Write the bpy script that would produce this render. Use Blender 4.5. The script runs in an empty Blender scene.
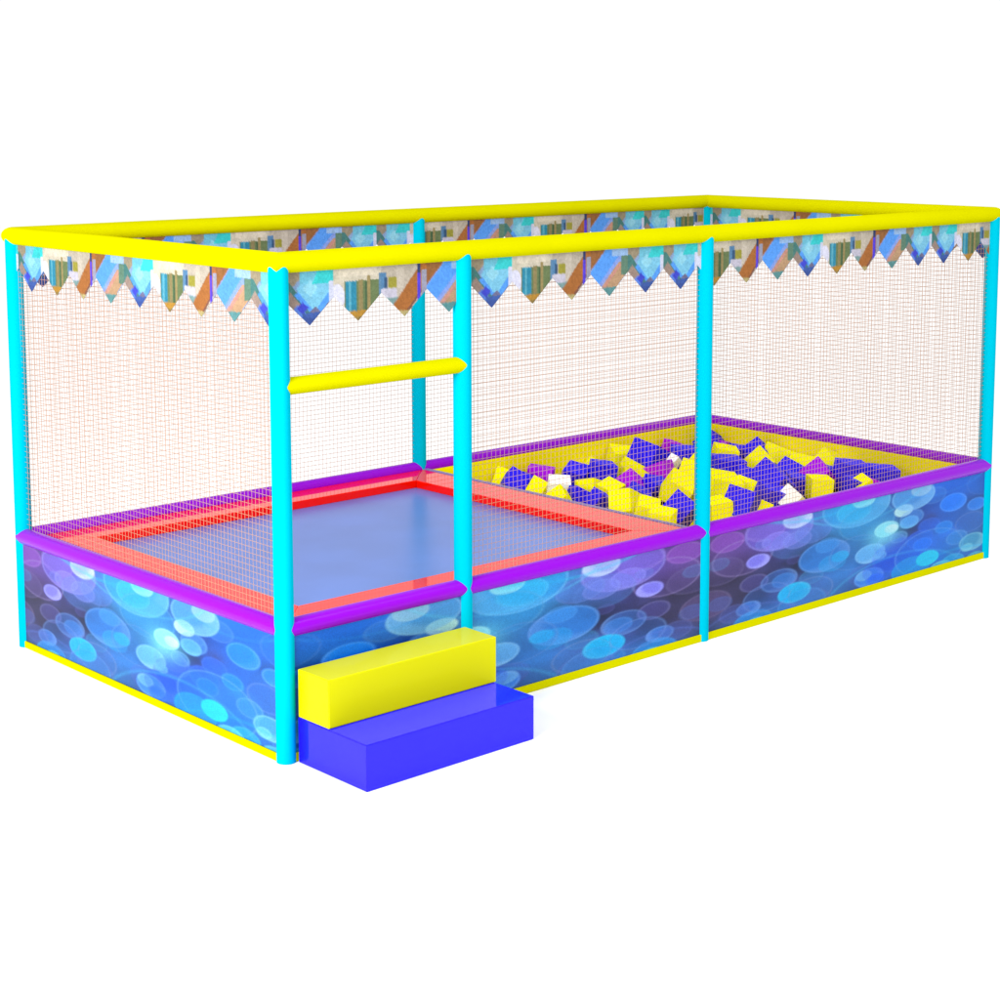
import bpy, math, random
import numpy as np
from mathutils import Vector, Matrix, Euler

sc = bpy.context.scene
COL = sc.collection

# ------------------------------------------------------------------ sizes (metres)
W = 1.990          # depth of the frame
L = 4.568          # length of the frame
XB = 0.867         # post closing the entrance bay
XM = 2.292         # post between trampoline and foam pit
H = 1.843          # centre line of the top rails
RH = 0.5026        # centre line of the lower rails
PR = 0.0365        # post radius
random.seed(4)

# ------------------------------------------------------------------ helpers
def srgb(r, g, b):
    f = lambda c: (c/255/12.92) if c/255 <= .04045 else ((c/255+.055)/1.055)**2.4
    return (f(r), f(g), f(b))

def mat(name, col, rough=.4, spec=.3, ior=1.45, bump=0, bscale=40, vary=0):
    m = bpy.data.materials.new(name); m.use_nodes = True
    nt = m.node_tree; b = nt.nodes['Principled BSDF']
    b.inputs['Roughness'].default_value = rough
    b.inputs['IOR'].default_value = ior
    b.inputs['Specular IOR Level'].default_value = spec
    b.inputs['Base Color'].default_value = (*col, 1)
    if vary:
        tc = nt.nodes.new('ShaderNodeTexCoord'); n = nt.nodes.new('ShaderNodeTexNoise')
        n.inputs['Scale'].default_value = 3.0; n.inputs['Detail'].default_value = 4
        nt.links.new(tc.outputs['Object'], n.inputs['Vector'])
        r = nt.nodes.new('ShaderNodeValToRGB')
        r.color_ramp.elements[0].position = .35; r.color_ramp.elements[1].position = .65
        r.color_ramp.elements[0].color = (*[c*(1-vary) for c in col], 1)
        r.color_ramp.elements[1].color = (*[min(1, c*(1+vary)) for c in col], 1)
        nt.links.new(n.outputs['Fac'], r.inputs['Fac']); nt.links.new(r.outputs['Color'], b.inputs['Base Color'])
    if bump:
        tc = nt.nodes.new('ShaderNodeTexCoord'); n = nt.nodes.new('ShaderNodeTexNoise')
        n.inputs['Scale'].default_value = bscale; n.inputs['Detail'].default_value = 3
        nt.links.new(tc.outputs['Object'], n.inputs['Vector'])
        bp = nt.nodes.new('ShaderNodeBump'); bp.inputs['Strength'].default_value = bump; bp.inputs['Distance'].default_value = .01
        nt.links.new(n.outputs['Fac'], bp.inputs['Height']); nt.links.new(bp.outputs['Normal'], b.inputs['Normal'])
    return m

def print_mat(name, rough=.35, spec=.15):
    """vinyl carrying a printed design held in the mesh's colour attribute"""
    m = bpy.data.materials.new(name); m.use_nodes = True
    nt = m.node_tree; b = nt.nodes['Principled BSDF']
    a = nt.nodes.new('ShaderNodeAttribute'); a.attribute_name = 'print'
    # fine grain of the printing screen
    tc = nt.nodes.new('ShaderNodeTexCoord'); n = nt.nodes.new('ShaderNodeTexNoise')
    n.inputs['Scale'].default_value = 260; n.inputs['Detail'].default_value = 1
    nt.links.new(tc.outputs['Object'], n.inputs['Vector'])
    mr = nt.nodes.new('ShaderNodeMapRange')
    mr.inputs['From Min'].default_value = .3; mr.inputs['From Max'].default_value = .7
    mr.inputs['To Min'].default_value = .86; mr.inputs['To Max'].default_value = 1.14
    nt.links.new(n.outputs['Fac'], mr.inputs['Value'])
    vm = nt.nodes.new('ShaderNodeVectorMath'); vm.operation = 'SCALE'
    nt.links.new(a.outputs['Color'], vm.inputs[0]); nt.links.new(mr.outputs['Result'], vm.inputs['Scale'])
    nt.links.new(vm.outputs['Vector'], b.inputs['Base Color'])
    b.inputs['Roughness'].default_value = rough; b.inputs['Specular IOR Level'].default_value = spec
    return m

K = .62   # print and vinyl albedo against the look under this light
M = dict(
    yellow=mat('yellow_vinyl', (.50, .485, .0), .45, .0, vary=.02),
    cyan=mat('cyan_foam_sleeve', (.0, .38, .51), .5, .0),
    purple=mat('purple_vinyl', (.22, .0, .50), .14, .12),
    red=mat('red_vinyl', (.80, .004, .0), .04, .24),
    matblue=mat('jump_mat_blue', (.07, .165, .53), .3, .3, ior=1.5, vary=.06),
    step_yellow=mat('yellow_step_vinyl', (.54, .53, .0), .05, .07),
    step_blue=mat('blue_step_vinyl', (.010, .003, .78), .05, .3),
    liner=mat('yellow_pit_liner', (.76, .655, .0), .4, .0, bump=.25, bscale=9, vary=.05),
    board=mat('grey_lilac_board', srgb(125, 110, 160), .5, .2),
    steel=mat('galvanised_steel', (.3, .3, .32), .35, .6),
    strand=mat('net_cord', (.40, .23, .15), .8, .0),
    cube_yellow=mat('yellow_foam', (.84, .80, .0), .7, .0),
    cube_blue=mat('blue_foam', (.015, .005, .72), .6, .15),
    cube_purple=mat('purple_foam', (.34, .0, .66), .6, .12),
    cube_white=mat('white_foam', (.85, .85, .85), .7, .1),
    ground=mat('white_floor', (.97, .97, .97), .9, .0),
    panel=print_mat('printed_bokeh_vinyl'),
    valance=print_mat('printed_valance_cloth', .7, .05),
)

def tag(o, label=None, cat=None, group=None, kind=None):
    if label: o['label'] = label
    if cat: o['category'] = cat
    if group: o['group'] = group
    if kind: o['kind'] = kind
    return o

def empty(name, loc, label, cat, group=None):
    o = bpy.data.objects.new(name, None); COL.objects.link(o)
    o.location = loc; o.empty_display_size = .1
    return tag(o, label, cat, group)

def link(name, verts, faces, m, parent=None, smooth=False, loc=None):
    me = bpy.data.meshes.new(name)
    me.from_pydata([tuple(map(float, v)) for v in verts], [], faces); me.update()
    me.materials.append(m)
    if smooth:
        me.polygons.foreach_set('use_smooth', [True]*len(me.polygons))
    o = bpy.data.objects.new(name, me); COL.objects.link(o)
    if parent is not None:
        o.parent = parent
        base = parent.location.copy() if parent.parent is None else parent.matrix_world.translation.copy()
        if parent.parent is not None: base = parent.location + parent.parent.location
        if loc is None:
            me.transform(Matrix.Translation(-base))
    return o

def box(name, x0, x1, y0, y1, z0, z1, m, parent=None, bev=.004):
    v = [(x, y, z) for x in (x0, x1) for y in (y0, y1) for z in (z0, z1)]
    f = [(0, 1, 3, 2), (4, 6, 7, 5), (0, 4, 5, 1), (2, 3, 7, 6), (0, 2, 6, 4), (1, 5, 7, 3)]
    o = link(name, v, f, m, parent)
    if bev:
        b = o.modifiers.new('bevel', 'BEVEL'); b.width = bev; b.segments = 2; b.limit_method = 'ANGLE'
    return o

def tube(name, a, b, r, m, parent, r2=None, n=28, mitre_a=None, mitre_b=None, round_ends=False, dome_b=False):
    """straight tube from a to b; mitre_* gives the plane normal that cuts that end"""
    a, b = Vector(a), Vector(b); d = (b-a).normalized()
    up = Vector((0, 0, 1)) if abs(d.z) < .9 else Vector((1, 0, 0))
    s = d.cross(up).normalized(); t = s.cross(d).normalized()
    vs, fs = [], []
    ang = [2*math.pi*(k+.5)/n for k in range(n)]
    ring = [(s*math.cos(q)+t*math.sin(q))*r for q in ang]
    def cut(p, nrm, k=1.0):
        if nrm is None: return [p+v*k for v in ring]
        nrm = Vector(nrm)
        return [p+v*k - d*((v.dot(nrm)*k)/(d.dot(nrm))) for v in ring]
    rings = [cut(a, mitre_a), cut(b, mitre_b, (r2 or r)/r)]
    if dome_b:
        q = r2 or r
        rings = [rings[0], [b+v*(q/r) for v in ring]] + [[b+d*q*.92*math.sin(w)+v*(q/r)*math.cos(w) for v in ring] for w in (.35, .7, 1.05, 1.35)]
    if round_ends:
        e = r*.35
        rings = [[a+v*.75 for v in ring], [a+d*e*.35+v*.95 for v in ring], [a+d*e+v for v in ring],
                 [b-d*e+v for v in ring], [b-d*e*.35+v*.95 for v in ring], [b+v*.75 for v in ring]]
    for g in rings: vs += g
    for j in range(len(rings)-1):
        for k in range(n):
            k2 = (k+1) % n
            fs.append((j*n+k, j*n+k2, (j+1)*n+k2, (j+1)*n+k))
    fs = [f[::-1] for f in fs]
    fs.append(tuple(range(n))); fs.append(tuple(range((len(rings)-1)*n, len(rings)*n))[::-1])
    o = link(name, vs, fs, m, parent, smooth=True)
    caps = set()
    for p in o.data.polygons:
        if len(p.vertices) > 4:
            p.use_smooth = False
            caps |= set(p.edge_keys)
    for e in o.data.edges:
        if tuple(e.key) in caps: e.use_edge_sharp = True
    return o

# ------------------------------------------------------------------ the printed bokeh design (tile 0..1.99 by 0..0.5)
def smooth(x, a, b):
    t = np.clip((x-a)/(b-a), 0, 1); return t*t*(3-2*t)

def noise2(u, v, seed, sc_=3.0, octv=3):
    rs = np.random.RandomState(seed); out = np.zeros_like(u); amp = 1.0; tot = 0
    for o in range(octv):
        g = rs.rand(64, 64); x = u*sc_; y = v*sc_
        xi = np.floor(x).astype(int); yi = np.floor(y).astype(int); fx = x-xi; fy = y-yi
        fx = fx*fx*(3-2*fx); fy = fy*fy*(3-2*fy)
        q = lambda i, j: g[(xi+i) % 64, (yi+j) % 64]
        out += amp*((q(0, 0)*(1-fx)+q(1, 0)*fx)*(1-fy)+(q(0, 1)*(1-fx)+q(1, 1)*fx)*fy)
        tot += amp; amp *= .5; sc_ *= 2
    return out/tot

def bokeh(u, z):
    """printed picture: dark violet at the left fading to blue, with overlapping soft discs"""
    keys = [(0.00, (66, 58, 92)), (0.20, (72, 66, 112)), (0.42, (80, 84, 150)), (0.65, (70, 98, 160)), (0.85, (66, 112, 172)),
            (1.05, (70, 118, 180)), (1.25, (66, 98, 172)), (1.45, (58, 92, 182)), (1.7, (60, 104, 190)), (2.0, (60, 96, 150))]
    us = np.array([k[0] for k in keys])
    lin = np.array([srgb(*k[1]) for k in keys])
    c = np.stack([np.interp(u, us, lin[:, i]) for i in range(3)], -1)
    n = noise2(u*1.0, z*2.4, 5, 3.2, 3)[..., None]
    c = c*np.clip(-.18+2.15*n**1.2, .12, 3)
    # dark patches and purple veil near the top left
    def over(c, a, col):
        return c*(1-a[..., None]) + np.array(srgb(*col))*a[..., None]
    def blob(cu, cz, ru, rz, s=1.0):
        d = ((u-cu)/ru)**2+((z-cz)/rz)**2
        return s*np.exp(-d)
    c = over(c, blob(.20, .20, .16, .10, .6), (58, 54, 84))
    c = over(c, blob(.10, .45, .25, .10, .7), (112, 72, 152))
    c = over(c, blob(.45, .42, .22, .09, .6), (108, 96, 190))
    c = over(c, blob(.45, .03, .40, .06, .55), (74, 140, 214))
    c = over(c, blob(.95, .42, .22, .10, .5), (92, 176, 220))
    c = over(c, blob(1.15, .27, .16, .09, .6), (96, 170, 225))
    c = over(c, blob(1.02, .06, .10, .05, .5), (56, 52, 120))
    c = over(c, blob(1.42, .22, .05, .04, .5), (56, 60, 110))
    c = over(c, blob(1.55, .30, .06, .04, .6), (56, 58, 100))
    c = over(c, blob(1.75, .45, .30, .10, .7), (62, 116, 226))
    c = over(c, blob(1.30, .14, .20, .07, .6), (58, 92, 222))
    c = over(c, blob(1.50, .06, .26, .05, .5), (62, 140, 220))
    c = over(c, blob(1.85, .12, .14, .06, .5), (74, 130, 176))
    c = over(c, blob(.80, .06, .16, .05, .4), (70, 92, 140))
    q = .42
    # (u, z, radius, colour, fill, rim, light side fill)
    discs = [
        (.10, .43, .110, (150, 92, 190), .55, .4, 0), (.06, .30, .150, (92, 80, 130), .35, .2, 0), (-.02, .16, .150, (96, 80, 122), .55, .3, 0),
        (.20, .34, .20, (140, 110, 190), .14, .5, 0), (.44, .43, .230, (126, 112, 214), .50, .65, .3), (.35, .45, .14, (150, 118, 214), .3, .3, 0),
        (.42, .38, .100, (148, 136, 232), .55, .3, 0), (.56, .46, .10, (196, 210, 250), .75, .6, .6), (.56, .36, .10, (128, 140, 226), .4, .3, 0),
        (.298, .305, .076, (140, 134, 232), .90, .85, .8), (.275, .205, .095, (88, 82, 150), .45, .45, 0), (.67, .38, .13, (104, 132, 210), .35, .2, 0),
        (.44, .185, .125, (84, 128, 208), .35, .45, .3), (.47, .18, .080, (84, 142, 222), .45, .2, 0), (.24, .090, .080, (86, 134, 216), .75, .7, .5),
        (.15, .085, .10, (84, 92, 160), .4, .2, 0), (.27, .020, .130, (72, 150, 224), .6, .3, 0), (.29, .005, .080, (118, 214, 232), .7, .5, .2),
        (.545, .105, .112, (66, 190, 238), .95, .75, .3), (.36, .12, .16, (80, 120, 200), .25, .45, 0), (.66, .09, .16, (88, 120, 180), .2, .45, 0),
        (.752, .245, .182, (74, 130, 206), .80, .55, .45), (.77, .295, .085, (92, 156, 226), .45, .1, 0), (.865, .222, .062, (84, 184, 236), .85, .1, 0),
        (.81, .20, .10, (76, 166, 226), .4, .1, 0), (.60, .04, .17, (82, 150, 220), .3, .25, 0),
        (.98, .455, .250, (84, 168, 228), .55, .7, .5), (.96, .43, .13, (98, 196, 240), .5, .3, 0), (1.03, .475, .085, (150, 224, 236), .75, .4, .3),
        (1.06, .36, .21, (72, 148, 200), .30, .35, 0), (.98, .22, .20, (70, 120, 190), .25, .35, 0),
        (1.085, .195, .112, (126, 186, 238), .85, .55, .5), (1.16, .17, .05, (148, 214, 234), .6, .3, 0), (1.08, .075, .110, (92, 152, 238), .70, .55, .3),
        (1.04, .09, .06, (150, 206, 240), .45, .2, 0), (1.13, .055, .07, (66, 116, 236), .7, .2, 0),
        (1.205, .298, .092, (160, 222, 236), .92, .6, .3), (1.24, .295, .050, (226, 244, 240), .80, .1, 0), (1.335, .372, .072, (196, 234, 238), .92, .5, .3),
        (1.38, .305, .075, (112, 180, 238), .80, .5, .2), (1.40, .325, .095, (98, 150, 222), .45, .3, 0), (1.41, .435, .170, (112, 174, 232), .60, .65, .4),
        (1.47, .46, .08, (176, 212, 232), .5, .2, 0), (1.24, .21, .13, (84, 130, 220), .25, .35, 0), (1.30, .24, .07, (110, 170, 230), .3, .45, 0),
        (1.30, .15, .20, (60, 100, 226), .40, .2, 0), (1.17, .10, .14, (58, 96, 220), .35, .15, 0), (1.47, .20, .11, (62, 106, 222), .55, .15, 0),
        (1.54, .26, .09, (66, 112, 226), .4, .15, 0), (1.49, .17, .080, (64, 120, 238), .80, .3, 0),
        (1.733, .350, .112, (64, 132, 240), .90, .55, .2), (1.93, .31, .080, (76, 140, 236), .75, .45, .2), (1.66, .23, .075, (70, 142, 232), .65, .3, 0),
        (1.88, .22, .13, (72, 112, 190), .5, .4, 0), (1.77, .155, .09, (86, 150, 220), .5, .4, 0),
        (1.40, .055, .150, (44, 158, 222), .60, .3, 0), (1.55, .12, .28, (72, 140, 218), .22, .55, 0), (1.533, .088, .090, (58, 200, 234), .95, .80, .2),
        (1.74, .03, .100, (80, 176, 226), .60, .3, 0), (1.64, .01, .10, (130, 220, 234), .55, .4, 0), (1.90, .11, .110, (112, 188, 214), .45, .75, .5),
        (1.86, .085, .05, (150, 220, 236), .5, .2, 0), (1.93, .01, .09, (120, 214, 230), .5, .3, 0), (2.00, .42, .16, (60, 110, 200), .4, .2, 0),
    ]
    rs = np.random.RandomState(12)
    for k in range(16):
        t = rs.rand(); 
        discs.insert(int(rs.rand()*20), (rs.rand()*2.05, rs.rand()*.5, .05+.13*rs.rand(), [(96, 150, 220), (86, 120, 200), (110, 100, 190), (84, 170, 220)][(rs.randint(2) if rs.rand() < .7 else 2+rs.randint(2))], .10+.14*rs.rand(), .05+.12*rs.rand(), 0))
    for (cu, cz, r, col, fill, rim, side) in discs:
        d = np.sqrt(((u-cu)/r)**2+((z-cz)/(r*q))**2)
        e = .018/r*.5
        inside = 1-smooth(d, 1-e, 1+e)
        vary = .8+.35*noise2(u*2+cu*7, z*4+cz*9, 3, 4, 2)
        c = over(c, inside*fill*np.clip(vary, 0, 1.05), col)
        if side:
            d2 = np.sqrt(((u-cu+r*.45)/r)**2+((z-cz-r*q*.35)/(r*q))**2)
            c = over(c, inside*smooth(d2, .85, 1.25)*side*.8, tuple(min(255, int(x*.72+78)) for x in col))
        ring_w = .0075/r
        ring = np.exp(-((d-1+ring_w)/ring_w)**2)*rim*.42
        c = over(c, ring, tuple(min(255, int(x*.6+100)) for x in col))
    # thin curved light streaks crossing the picture
    for (cu, cz, r, a0, col, wd) in ((.70, .70, .62, .45, (96, 196, 236), .016), (1.30, -.10, .60, .35, (110, 190, 236), .014), (1.02, .60, .55, .35, (120, 200, 236), .012),
                                     (.25, -.05, .36, .35, (110, 130, 210), .012), (1.75, -.20, .70, .35, (84, 180, 232), .014), (1.62, .62, .50, .25, (90, 160, 236), .012), (.05, .75, .55, .35, (140, 110, 200), .010)):
        dd = np.sqrt((u-cu)**2+((z-cz)/q)**2)
        c = over(c, np.exp(-((dd-r)/wd)**2)*a0*(.3+.9*noise2(u*3, z*5, 21, 2, 2)), col)
    c = over(c, blob(1.18, .27, .10, .055, .60), (156, 232, 244))
    lum = (c*np.array([.25, .6, .15])).sum(-1, keepdims=True)
    c = np.clip(lum+(c-lum)*1.26, 0.004, 1)
    return c*K*np.array([.90, .98, 1.02])

# ------------------------------------------------------------------ the printed valance (nine pennants per tile)
TYPES = 'ABCDABCDA'
def pennant_colour(kind, s, t):
    """s 0..1 across one pennant, t 0..1 from the rail to the tip"""
    c = np.zeros(s.shape+(3,))
    def fill(mask, col, a=1.0):
        m = (np.clip(mask, 0, 1)*a)[..., None]
        c[:] = c*(1-m)+np.array(srgb(*col))*m
    ge = lambda x: (x > 0).astype(float)
    band = lambda x, a, b: ((x > a) & (x < b)).astype(float)
    if kind == 'A':
        fill(ge(s+9), (112, 116, 152)); fill(ge(.35-t), (132, 160, 198))
        fill(band(s+t, .0, .42), (150, 138, 116)); fill(band(s-t*.75+.12, -.3, .10)*ge(t-.12), (74, 122, 118))
        fill(ge(.22-abs(s-.12)-abs(t-.62)*.8), (152, 132, 122)); fill(ge(.16-abs(s-.26)-abs(t-.76)), (92, 128, 212))
        fill(ge(.40-abs(s-.62)*.95-abs(t-.42)*.9), (86, 152, 232)); fill(ge(.36-abs(s-.60)-abs(t-.30)*.8), (122, 190, 220))
        fill(band(s, .30, .82)*ge(.20-t), (110, 184, 208)); fill(ge(.16-abs(s-.52)-abs(t-.30)), (148, 208, 226), .8)
        fill(ge(.22-t)*ge(s-.66+t*.5), (60, 196, 200)); fill(ge(s-.90)*band(t, .18, .6), (200, 204, 226))
        fill(ge(.12-abs(s-.36)-abs(t-.66)), (66, 74, 196)); fill(ge(.1-abs(s-.62)-abs(t-.74)), (108, 108, 140))
        fill(ge(t-.76)*ge(s-.36), (66, 92, 160)); fill(ge(t-.86), (62, 84, 150))
    elif kind == 'B':
        fill(ge(s+9), (198, 190, 172)); fill(ge(s-.22)*ge(t-.22), (104, 120, 82))
        fill(band(s, .24, .46)*band(t, .22, .82), (52, 134, 162)); fill(band(s, .30, .36)*band(t, .22, .8), (110, 180, 196), .6)
        fill(band(s, .52, .60)*ge(t-.2), (140, 128, 88)); fill(band(s, .70, .76)*ge(t-.08), (150, 134, 90)); fill(band(s, .64, .69)*ge(t-.25), (74, 98, 70))
        fill(ge(1-((s-.06)/.16)**2-((t-.52)/.26)**2), (212, 212, 232)); fill(band(s, .0, .2)*ge(t-.66), (186, 178, 158))
        fill(ge(t-.80)*ge(s-.3), (176, 132, 56)); fill(ge(t-.92), (142, 120, 70)); fill(ge(.13-t)*band(s, .1, .9), (212, 202, 184))
        fill(band(s, .95, 1.1)*ge(t-.1), (96, 132, 164))
    elif kind == 'C':
        fill(ge(s+9), (180, 170, 156)); fill(band(s, .0, .10)*ge(t-.10), (86, 128, 168)); fill(band(s, .14, .34)*band(t, .20, .5), (152, 146, 62))
        fill(band(s, .05, .12)*band(t, .2, .6), (60, 86, 118)); fill(band(s, .34, .5)*band(t, .0, .6), (192, 182, 168))
        fill(band(t, .42, .60)*ge(.34-s), (192, 188, 204)); fill(band(t, .60, .9)*ge(.5-s), (120, 150, 150)); fill(band(t, .74, .86)*band(s, .2, .5), (124, 170, 190))
        fill(band(s*.95+t*.75, .80, 1.18), (164, 104, 56)); fill(band(s*.95+t*.75, 1.18, 1.24), (126, 84, 70))
        fill(band(s, .78, .86)*ge(t-.1), (84, 66, 208)); fill(band(s, .78, .86)*ge(.16-t), (52, 66, 108))
        fill(ge(s-.88)*band(t, .1, .7), (150, 150, 170)); fill(ge(t-.88), (176, 162, 112))
    else:
        fill(ge(s+9), (134, 160, 214)); fill(ge(.36-s-t*.9), (146, 98, 60)); fill(band(s+t*.9, .38, .96), (88, 152, 234))
        fill(band(s+t*.9, .86, .98), (132, 156, 222)); fill(band(s+t*.9, .98, 1.42)*ge(t-.26), (180, 146, 114))
        fill(band(s+t*.9, 1.02, 1.10)*ge(t-.3), (194, 138, 128)); fill(ge(s-.82)*ge(t-.1)*ge(.55-t), (96, 128, 110))
        fill(ge(s-.55)*ge(.13-t), (148, 180, 222)); fill(ge(t-.80), (90, 140, 142))
    return c

def valance_part(parent, p0, dirv, length, offset=.02, period=.2215):
    """p0 at rail height, pattern starts `offset` metres after p0"""
    ns, nt_ = 44, 44
    n = int(round(length/(period/ns)))
    ds = length/n
    dist = np.arange(n+1)*ds
    idx = (dist-offset)/period
    k = np.floor(idx).astype(int); s = idx-k
    top_len = .130; tip_len = .228
    depth = top_len+10*0 + (tip_len-top_len)*(1-np.abs(s-.5)*2)
    T = np.linspace(0, 1, nt_+1)
    D, TT = np.meshgrid(depth, T, indexing='ij')
    S, _ = np.meshgrid(s, T, indexing='ij'); KK, _ = np.meshgrid(k, T, indexing='ij')
    zz = D*TT; tn = zz/tip_len
    dv = np.array(dirv)
    P = np.array(p0)[None, None, :]+dist[:, None, None]*dv[None, None, :]
    P = np.repeat(P, nt_+1, 1).copy(); P[..., 2] -= zz
    C = np.zeros(P.shape)
    for t in range(4):
        kind = 'ABCD'[t]
        which = np.array([['ABCD'.index(TYPES[q % 9]) for q in row] for row in KK]) if t == 0 else which
        cc = pennant_colour(kind, S, np.clip((tn-.16)/.84, 0, 1))
        mk = (which == t)[..., None]
        C = np.where(mk, cc, C)
    gr = noise2(dist[:, None]*np.ones_like(T)[None, :]*30, zz*30, 8, 1.5, 2)[..., None]
    gr2 = noise2(dist[:, None]*np.ones_like(T)[None, :]*140, zz*140, 18, 1.0, 1)[..., None]
    C = C*(.82+.12*gr+.26*gr2)*K*1.06
    return grid_mesh('valance', P, C, M['valance'], parent, .0016)

def grid_mesh(name, P, C, m, parent, thick):
    a, b = P.shape[:2]
    verts = P.reshape(-1, 3)
    i = np.arange(a*b).reshape(a, b)
    f = np.stack([i[:-1, :-1], i[1:, :-1], i[1:, 1:], i[:-1, 1:]], -1).reshape(-1, 4)
    me = bpy.data.meshes.new(name)
    base = np.array(parent.location)
    me.vertices.add(len(verts)); me.vertices.foreach_set('co', (verts-base).astype(np.float32).ravel())
    me.loops.add(f.size); me.loops.foreach_set('vertex_index', f.astype(np.int32).ravel())
    me.polygons.add(len(f)); me.polygons.foreach_set('loop_start', (np.arange(len(f))*4).astype(np.int32))
    me.update(calc_edges=True)
    at = me.color_attributes.new('print', 'FLOAT_COLOR', 'POINT')
    ca = np.ones((len(verts), 4), np.float32); ca[:, :3] = np.clip(C.reshape(-1, 3), 0, 1)
    at.data.foreach_set('color', ca.ravel())
    me.materials.append(m)
    o = bpy.data.objects.new(name, me); COL.objects.link(o); o.parent = parent
    s = o.modifiers.new('thickness', 'SOLIDIFY'); s.thickness = thick; s.offset = 0
    return o

def panel_part(parent, p0, dirv, length, z0, z1, u0, du, step=.0045):
    n = int(length/step); mz = int((z1-z0)/step)
    d = np.linspace(0, length, n+1); z = np.linspace(z0, z1, mz+1)
    Dm, Z = np.meshgrid(d, z, indexing='ij')
    P = np.zeros(Dm.shape+(3,)); P[:] = np.array(p0); P += Dm[..., None]*np.array(dirv); P[..., 2] = Z
    C = bokeh(u0+Dm*du, Z)
    return grid_mesh('skirt_panel', P, C, M['panel'], parent, .006)

# ------------------------------------------------------------------ netting: real cords, 24 mm squares
def net_part(parent, p0, dirv, length, z0, z1, pitch=.0235, r=.0009):
    dv = Vector(dirv); nrm = Vector((-dv.y, dv.x, 0))
    V, F = [], []
    def cord(a, b):
        d = (b-a).normalized(); s = nrm; t = d.cross(nrm).normalized(); i = len(V)
        for p in (a, b):
            for w in (s*r, t*r, -s*r, -t*r): V.append(p+w)
        for q in range(4):
            q2 = (q+1) % 4; F.append((i+q, i+q2, i+4+q2, i+4+q))
    p0 = Vector(p0); x = pitch*.5; k = 0
    rs = random.Random(int(length*1000))
    while x < length:
        j = rs.uniform(-.0012, .0012)
        cord(p0+dv*(x+j)+Vector((0, 0, z0-p0.z)), p0+dv*(x-j)+Vector((0, 0, z1-p0.z))); x += pitch
    z = z0+pitch*.5
    while z < z1:
        j = rs.uniform(-.001, .001)
        cord(p0+Vector((0, 0, z+j-p0.z))+nrm*.0006, p0+dv*length+Vector((0, 0, z-j-p0.z))+nrm*.0006); z += pitch
    return link('net_panel', V, F, M['strand'], parent)

# ================================================================== the frame
frame = empty('play_enclosure', (0, 0, 0), 'netted play enclosure with cyan posts, yellow top rails, pennant valance and blue printed skirts', 'play enclosure')
for (x, y) in ((0, 0), (XB, 0), (XM, 0), (L, 0), (0, W), (XM, W), (L, W)):
    tube('post', (x, y, 0), (x, y, H-.004), PR, M['cyan'], frame)
TR = .0385
c = (1, -1, 0); d = (1, 1, 0)      # mitre planes of the four corners
tube('top_rail', (0, 0, H), (L, 0, H), TR, M['yellow'], frame, mitre_a=c, mitre_b=d)
tube('top_rail', (0, W, H), (L, W, H), TR, M['yellow'], frame, mitre_a=d, mitre_b=c)
tube('top_rail', (0, 0, H), (0, W, H), TR, M['yellow'], frame, mitre_a=c, mitre_b=d)
tube('top_rail', (L, 0, H), (L, W, H), TR, M['yellow'], frame, mitre_a=d, mitre_b=c)
tube('crossbar', (0.0, -.004, 1.397), (XB, -.004, 1.397), .0318, M['yellow'], frame)
LR = .0355
for x0, x1 in ((0, XB), (XB, XM), (XM, L)):
    tube('lower_rail', (x0, 0, RH), (x1, 0, RH), LR, M['purple'], frame, r2=.0380 if x1 == L else None, dome_b=(x1 == L))
for x0, x1 in ((0, XM), (XM, L)):
    tube('lower_rail', (x0, W, RH), (x1, W, RH), LR, M['purple'], frame, mitre_b=c if x1 == L else None)
tube('lower_rail', (0, 0, RH), (0, W, RH), LR, M['purple'], frame, r2=.0380, dome_b=True)
tube('lower_rail', (L, 0, RH), (L, W, RH), LR, M['purple'], frame, mitre_b=c)
# printed skirts: one sheet per side and bay
ZP0, ZP1 = .030, .482
PO = .0180        # the skirts hang this far outside the post axes
panel_part(frame, (-PO, -PO, 0), (1, 0, 0), XM+PO, ZP0, ZP1, 1.99, -.868)
panel_part(frame, (XM, -PO, 0), (1, 0, 0), L-XM+PO, ZP0, ZP1, -.04, .905)
panel_part(frame, (-PO, W+PO, 0), (0, -1, 0), W+2*PO-.004, ZP0, ZP1, .0, .98)
panel_part(frame, (-PO+.004, W+PO, 0), (1, 0, 0), XM+PO-.004, ZP0, ZP1, 1.99, -.875, .02)
panel_part(frame, (XM, W+PO, 0), (1, 0, 0), L-XM+PO, ZP0, ZP1, -.04, .905, .02)
panel_part(frame, (L+PO, -PO+.004, 0), (0, 1, 0), W+2*PO-.008, ZP0, ZP1, 1.99, -1.0, .02)
# yellow base boards along the floor
bo, bi = PO+.009, PO-.009
box('base_board', -bi, L+bi, -bo, -bi, .0, .0335, M['yellow'], frame, .002)
box('base_board', -bi, L+bi, W+bi, W+bo, .0, .0335, M['yellow'], frame, .002)
box('base_board', -bo, -bi-.0005, -bi, W+bi, .0, .030, M['yellow'], frame, .002)
box('base_board', L+bi+.0005, L+bo, -bi, W+bi, .0, .030, M['yellow'], frame, .002)
# valances
valance_part(frame, (0, -.006, H-.006), (1, 0, 0), L, .02)
valance_part(frame, (0, W-.006, H-.006), (1, 0, 0), L, .02)
valance_part(frame, (-.006, W, H-.006), (0, -1, 0), W, .055)
valance_part(frame, (L-.006, W, H-.006), (0, -1, 0), W, .055)
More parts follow.
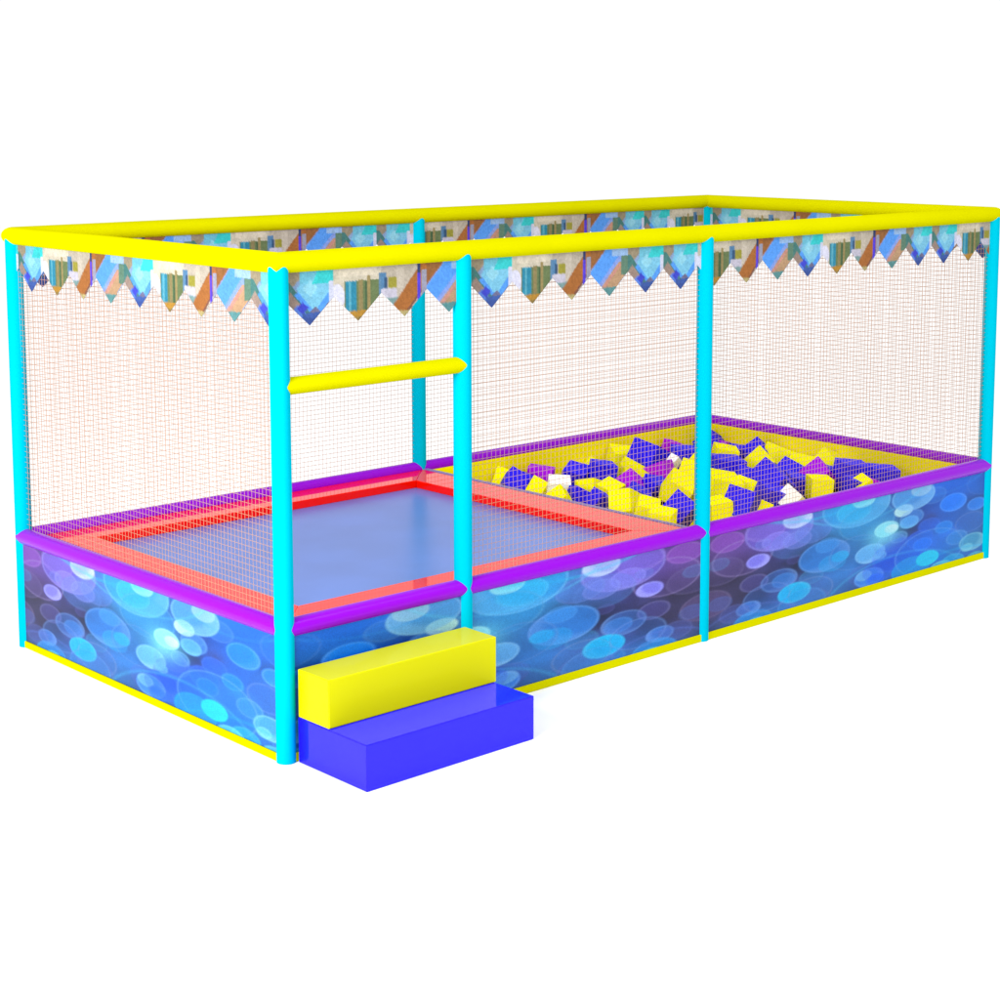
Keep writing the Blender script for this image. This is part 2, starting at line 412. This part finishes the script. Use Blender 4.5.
# nets
net_part(frame, (0, W, 0), (0, -1, 0), W, RH, H)
net_part(frame, (L, W, 0), (0, -1, 0), W, RH, H)
net_part(frame, (0, W, 0), (1, 0, 0), XM, RH, H)
net_part(frame, (XM, W, 0), (1, 0, 0), L-XM, RH, H)
net_part(frame, (XB, 0, 0), (1, 0, 0), XM-XB, RH, H)
net_part(frame, (XM, 0, 0), (1, 0, 0), L-XM, RH, H)

# ================================================================== trampoline
tr = empty('trampoline', (XM/2, W/2, 0), 'blue trampoline with wide shiny red edge pads, left of the foam pit', 'trampoline')
PZ = .500; PT = .040; PWD = .208
x0, x1, y0, y1 = .022, XM-.004, .022, W-.022
box('jumping_mat', x0+.1, x1-.1, y0+.1, y1-.1, PZ-PT-.012, PZ-PT+.001, M['matblue'], tr, 0)
def pad(a, b, c_, d_):      # trapezoid ring piece: outer edge a-b, inner edge c-d
    v = [(*p, PZ-PT) for p in (a, b, c_, d_)]+[(*p, PZ) for p in (a, b, c_, d_)]
    f = [(3, 2, 1, 0), (4, 5, 6, 7), (0, 1, 5, 4), (1, 2, 6, 5), (2, 3, 7, 6), (3, 0, 4, 7)]
    o = link('edge_pad', v, f, M['red'], tr)
    b = o.modifiers.new('bevel', 'BEVEL'); b.width = .003; b.segments = 2
g = PWD
e = .0004
pad((x0+e, y0), (x1-e, y0), (x1-g-e, y0+g), (x0+g+e, y0+g))
pad((x1, y0+e), (x1, y1-e), (x1-g, y1-g-e), (x1-g, y0+g+e))
pad((x1-e, y1), (x0+e, y1), (x0+g+e, y1-g), (x1-g-e, y1-g))
pad((x0, y1-e), (x0, y0+e), (x0+g, y0+g+e), (x0+g, y1-g-e))
for xa in (x0+.05, x1-.05):
    tube('leg', (xa, y0+.05, 0), (xa, y0+.05, PZ-PT-.02), .02, M['steel'], tr, n=16)
    tube('leg', (xa, y1-.05, 0), (xa, y1-.05, PZ-PT-.02), .02, M['steel'], tr, n=16)

# ================================================================== foam pit
pit = empty('foam_pit', ((XM+L)/2, W/2, 0), 'yellow lined foam pit holding blue, yellow and purple foam cubes', 'foam pit')
FZ = .30
box('side_wall', XM+.03, L-.022, W-.052, W-.024, 0, .492, M['liner'], pit, .003)
box('side_wall', XM+.03, L-.022, .024, .052, 0, .492, M['liner'], pit, .003)
box('side_wall', L-.052, L-.022, .053, W-.053, 0, .492, M['liner'], pit, .003)
box('side_wall', XM+.030, XM+.056, .053, W-.053, 0, .492, M['liner'], pit, .003)
box('partition_board', XM+.001, XM+.028, .024, W-.024, .0, .503, M['board'], pit, .002)
box('pit_floor', XM+.057, L-.053, .053, W-.053, .22, FZ, M['liner'], pit, .002)

# ------------------------------------------------------------------ camera
CAM = Vector((-3.7065841552872634, -5.261953386061506, 2.3671649907409025))
YAW, PIT, ROLL = 0.7399491578555973, -0.12798617764178735, -0.0010134983414048537
Fp, PX, PY = 1798.4782655, 505.787, 345.675
fw = Vector((math.cos(PIT)*math.sin(YAW), math.cos(PIT)*math.cos(YAW), math.sin(PIT)))
R0 = Vector((math.cos(YAW), -math.sin(YAW), 0)); U0 = R0.cross(fw)
RR = R0*math.cos(ROLL)+U0*math.sin(ROLL); UU = RR.cross(fw)
cam = bpy.data.cameras.new('camera'); co = bpy.data.objects.new('camera', cam); COL.objects.link(co)
mw = Matrix((RR, UU, -fw)).transposed().to_4x4(); mw.translation = CAM; co.matrix_world = mw
cam.sensor_width = 36; cam.lens = Fp/1000*36
cam.shift_x = -(PX-500)/1000; cam.shift_y = (PY-500)/1000
cam.clip_end = 500; cam.clip_start = .05
sc.camera = co

# ------------------------------------------------------------------ foam cubes
def cube_mesh(kind, m):
    h = .5; bev = .05
    import bmesh
    bm = bmesh.new(); bmesh.ops.create_cube(bm, size=1.0)
    bmesh.ops.bevel(bm, geom=bm.edges[:], offset=.025, segments=2, affect='EDGES', profile=.6)
    rs = random.Random(len(kind))
    for v in bm.verts:
        v.co += Vector((rs.uniform(-1, 1), rs.uniform(-1, 1), rs.uniform(-1, 1)))*.008
    me = bpy.data.meshes.new('foam_cube_'+kind); bm.to_mesh(me); bm.free()
    me.materials.append(m); return me
CM = {k: cube_mesh(k, M['cube_'+k]) for k in ('yellow', 'blue', 'purple', 'white')}

CUBES = [
#   x, y, z, size (metres), tilt x, tilt y, turn z (degrees), colour, label
    (2.808, 1.861, 0.385, 0.112, 10, 20, 15, 'yellow', 'small yellow foam cube at the left end of the pit, beside the red pad corner'),
    (2.761, 1.758, 0.385, 0.121, 38, 30, 70, 'blue', 'blue foam cube with its corner up, at the far left end of the red pad'),
    (3.008, 1.813, 0.370, 0.140, 8, 4, 40, 'purple', 'flat purple foam cube in the far left of the pit, behind the white one'),
    (2.839, 1.635, 0.360, 0.102, 20, 30, 20, 'yellow', 'small low yellow foam cube left of the white one, half buried'),
    (2.833, 1.482, 0.390, 0.116, 14, 4, -40, 'white', 'large white foam cube by the red pad, in the left part of the pit'),
    (2.678, 1.315, 0.385, 0.093, 42, 38, 10, 'yellow', 'small yellow foam cube poking up in front of the white one'),
    (3.173, 1.698, 0.370, 0.130, 12, -16, 25, 'blue', 'blue foam cube directly behind and right of the white one'),
    (3.452, 1.861, 0.350, 0.112, 40, 20, 60, 'yellow', 'yellow foam cube corner peeping up near the back wall, left of a blue one'),
    (3.235, 1.557, 0.405, 0.130, 4, 10, -30, 'blue', 'upright blue foam cube with a square face, in the left middle of the pit'),
    (3.683, 1.844, 0.380, 0.140, 15, 8, -28, 'yellow', 'yellow foam cube against the dark yellow back wall, above the purple peak'),
    (2.983, 1.399, 0.365, 0.121, -14, 20, 10, 'yellow', 'yellow foam cube between the white cube and the wide yellow one'),
    (2.810, 1.323, 0.375, 0.093, 30, 10, 70, 'blue', 'small dark blue foam cube close to the red pad, right of the white one'),
    (2.792, 1.143, 0.385, 0.093, 20, 30, -5, 'blue', 'small blue foam cube touching the red pad, left of the wide yellow one'),
    (3.401, 1.496, 0.380, 0.140, 10, 30, -30, 'yellow', 'yellow foam cube standing behind the purple peak'),
    (3.134, 1.242, 0.395, 0.121, 42, 36, 0, 'purple', 'purple foam cube with its corner up like a peak, left middle of pit'),
    (2.993, 1.260, 0.380, 0.112, 18, -14, 5, 'yellow', 'yellow foam cube tilted left, just behind the one that overhangs the red pad'),
    (2.803, 0.975, 0.400, 0.121, -12, 22, 18, 'yellow', 'large yellow foam cube that overhangs the red pad edge'),
    (2.802, 0.814, 0.385, 0.112, 16, -20, 40, 'yellow', 'yellow foam cube low beside the red pad, left of the violet blue one'),
    (3.700, 1.648, 0.415, 0.172, 12, 24, 10, 'blue', 'biggest blue foam cube at the back, left of the middle post'),
    (3.760, 1.814, 0.360, 0.112, 20, 8, 60, 'purple', 'small purple foam cube left of the biggest blue one'),
    (4.142, 1.855, 0.370, 0.121, 16, 12, 20, 'purple', 'purple foam cube peeping out behind two big blue ones near the back wall'),
    (3.535, 1.402, 0.370, 0.149, -24, 6, 22, 'purple', 'dark purple foam cube in the hollow under the biggest blue one'),
    (3.868, 1.516, 0.400, 0.158, 2, 6, -34, 'blue', 'wide blue foam cube just left of the middle post, near the back'),
    (3.726, 1.472, 0.425, 0.056, 20, 40, 15, 'white', 'tiny white foam corner showing between the two big blue cubes'),
    (3.241, 1.167, 0.375, 0.121, 22, 14, -10, 'blue', 'bright blue foam cube in the hollow left of the tall yellow one'),
    (3.223, 0.993, 0.410, 0.135, 26, 30, -40, 'yellow', 'tall yellow foam cube with lit and shaded faces, left of the middle post'),
    (3.689, 1.302, 0.375, 0.130, 14, 30, 30, 'yellow', 'yellow foam cube partly hidden behind the middle post, behind the tall yellow one'),
    (2.895, 0.668, 0.400, 0.130, 36, 30, 30, 'blue', 'violet blue foam cube beside the middle post at the near edge'),
    (2.676, 0.595, 0.390, 0.116, 8, -8, 26, 'yellow', 'pale yellow foam cube in the near left corner of the pit, by the red pad'),
    (3.374, 0.937, 0.370, 0.140, 8, -8, 56, 'yellow', 'yellow foam cube almost hidden directly behind the middle post'),
    (4.424, 1.802, 0.370, 0.140, 40, 30, 0, 'blue', 'blue foam cube in the far corner, right behind the middle post'),
    (4.447, 1.762, 0.365, 0.102, 10, 8, 30, 'purple', 'small purple foam cube in the far corner of the pit'),
    (4.101, 1.424, 0.400, 0.135, 12, -6, 50, 'yellow', 'yellow foam cube lying flat in the far corner, in front of the small purple one'),
    (3.816, 1.164, 0.395, 0.167, 4, 6, -28, 'blue', 'wide blue foam cube just right of the middle post, under the flat yellow one'),
    (3.759, 0.972, 0.370, 0.130, 20, -20, 40, 'blue', 'dark blue foam cube half sunk between the wide blue and the biggest peaked blue one'),
    (4.357, 1.384, 0.390, 0.130, 42, 34, 5, 'blue', 'blue foam cube peak showing behind the yellow peak, near the right wall'),
    (4.094, 1.137, 0.390, 0.149, 38, 30, 15, 'yellow', 'yellow foam cube with its corner up, in front of a blue peak'),
    (3.646, 0.713, 0.420, 0.177, 36, 28, 10, 'blue', 'biggest peaked blue foam cube, in the right half of the pit'),
    (3.351, 0.806, 0.410, 0.177, 10, 12, -30, 'yellow', 'big yellow foam cube just right of the middle post with a shaded side'),
    (3.061, 0.575, 0.385, 0.121, 6, -6, -20, 'yellow', 'yellow foam cube at the near rail, just right of the middle post'),
    (3.484, 0.741, 0.385, 0.140, 20, 24, 40, 'yellow', 'yellow foam cube between the big yellow one and the peaked blue one'),
    (3.187, 0.525, 0.400, 0.149, 14, 30, 25, 'blue', 'blue foam cube resting against the near rail, below the middle yellow ones'),
    (3.484, 0.566, 0.370, 0.158, 10, 16, -22, 'blue', 'blue foam cube at the near rail, in front of the biggest peaked blue one'),
    (3.857, 0.706, 0.375, 0.130, 8, 12, -30, 'blue', 'shaded navy blue foam cube right of the biggest peaked blue one'),
    (3.955, 0.715, 0.365, 0.112, 14, 20, 30, 'purple', 'narrow purple foam cube squeezed between a navy cube and a square yellow one'),
    (3.521, 0.472, 0.385, 0.112, 34, 30, 20, 'white', 'white foam cube corner showing over the near rail, right half of pit'),
    (4.106, 0.745, 0.395, 0.130, 40, 34, 8, 'purple', 'purple foam cube with its corner up, behind the square yellow one'),
    (3.869, 0.561, 0.390, 0.121, 3, 4, -34, 'yellow', 'square faced yellow foam cube at the near rail, right half of pit'),
    (4.412, 1.282, 0.360, 0.158, 16, 22, 20, 'yellow', 'yellow foam cube lump under the right wall, right of the yellow peak'),
    (4.279, 1.013, 0.360, 0.149, 12, -16, 35, 'yellow', 'yellow foam cube in the hollow between the purple peak and the right wall'),
    (4.412, 0.905, 0.370, 0.158, 34, 22, 0, 'yellow', 'yellow foam cube peak with a brown shaded side, by the right wall'),
    (4.215, 0.611, 0.400, 0.158, 4, 8, -30, 'blue', 'blue foam cube near the right end, behind the yellow peak, left of another blue'),
    (4.311, 0.475, 0.385, 0.149, 2, 6, -38, 'blue', 'rightmost blue foam cube in the pit, close to the right wall'),
    (4.026, 0.443, 0.375, 0.121, 8, 14, -20, 'blue', 'small blue foam cube at the near rail near the right end'),
    (4.039, 0.408, 0.395, 0.093, 30, 60, 10, 'yellow', 'thin yellow foam wedge on top of the blue cubes at the right end'),
    (4.105, 0.365, 0.365, 0.121, 20, 10, 40, 'purple', 'purple foam cube just showing over the near rail at the right end'),
    (3.041, 1.109, 0.370, 0.112, 30, -12, 50, 'blue', 'blue foam cube sunk behind the yellow ones at the right half of the red pad'),
    (3.836, 1.374, 0.390, 0.112, 35, 20, 10, 'yellow', 'yellow foam cube behind the middle post, near the back'),
    (4.312, 1.483, 0.370, 0.121, 10, 12, -20, 'blue', 'blue foam cube half hidden between the flat yellow one and the yellow peak'),
    (3.325, 0.681, 0.370, 0.112, 30, 10, -30, 'yellow', 'yellow foam cube low beside the near rail, left of a blue one'),
    (4.217, 0.768, 0.365, 0.121, 12, 18, -10, 'blue', 'blue foam cube behind the square yellow one, beside the shaded yellow peak'),
    (4.079, 0.946, 0.380, 0.121, 25, -20, 10, 'blue', 'blue foam cube behind the biggest peaked one, left of the purple peak'),
    (2.853, 1.729, 0.360, 0.112, 10, 25, -20, 'blue', 'low blue foam cube between the far left blue and yellow ones'),
    (3.613, 1.589, 0.360, 0.112, 30, 20, -10, 'blue', 'blue foam cube in front of the biggest blue one, beside the dark purple one'),
    (3.292, 0.514, 0.360, 0.112, -10, 25, -20, 'yellow', 'yellow foam cube just peeping over the near rail right of the middle post'),
]
#CUBES_END
for (x, y, z, s, rx, ry, rz, colr, label) in CUBES:
    o = bpy.data.objects.new('foam_cube', CM[colr]); COL.objects.link(o)
    o.location = (x, y, z); o.scale = (s, s, s)
    o.rotation_euler = tuple(math.radians(a) for a in (rx, ry, rz))
    tag(o, label, 'foam cube', 'foam cubes in the pit')

# ================================================================== steps
sb = box('foam_step', .028, .836, -.444, -.0375, .0, .1715, M['step_blue'], None, .0035)
tag(sb, 'glossy blue foam step block lying on the floor, under the yellow one', 'step', 'entrance steps')
sy = box('foam_step', .030, .842, -.2235, -.0375, .1725, .354, M['step_yellow'], None, .0035)
tag(sy, 'glossy yellow foam step block resting on the blue step, below the entrance', 'step', 'entrance steps')

# ================================================================== floor and light
g_ = 60
gnd = link('ground', [(-g_, -g_, 0), (g_, -g_, 0), (g_, g_, 0), (-g_, g_, 0)], [(0, 1, 2, 3)], M['ground'])
gnd.location.z = -.001
gnd['kind'] = 'structure'

w = bpy.data.worlds.new('World'); sc.world = w; w.use_nodes = True
bg = w.node_tree.nodes['Background']; bg.inputs['Color'].default_value = (1, 1, 1, 1); bg.inputs['Strength'].default_value = 1.05
def area_lamp(name, loc, target, size, energy):
    l = bpy.data.lights.new(name, 'AREA'); l.shape = 'DISK'; l.size = size; l.energy = energy
    o = bpy.data.objects.new(name, l); COL.objects.link(o); o.location = loc
    o.rotation_euler = (Vector(target)-o.location).to_track_quat('-Z', 'Y').to_euler()
def spot_lamp(name, loc, target, radius, energy, cone, blend):
    l = bpy.data.lights.new(name, 'SPOT'); l.shadow_soft_size = radius; l.energy = energy
    l.spot_size = math.radians(cone); l.spot_blend = blend
    o = bpy.data.objects.new(name, l); COL.objects.link(o); o.location = loc
    o.rotation_euler = (Vector(target)-o.location).to_track_quat('-Z', 'Y').to_euler()
area_lamp('key_lamp', (-5.0, -1.6, 3.0), (.6, .9, .6), 2.4, 560)
spot_lamp('added_floor_fill', (1.6, -3.6, 5.5), (1.6, -.6, 0), 1.2, 400, 85, .6)  # added fill without a real source, lifts contact shade off the white floor
spot_lamp('added_floor_fill', (4.6, -3.2, 5.5), (4.4, -.6, 0), 1.2, 300, 80, .6)  # second added fill, whitens the floor along the right end

sc.view_settings.view_transform = 'Standard'
try: sc.view_settings.look = 'None'
except Exception: pass
sc.view_settings.exposure = 0; sc.view_settings.gamma = 1
sc.cycles.max_bounces = 8
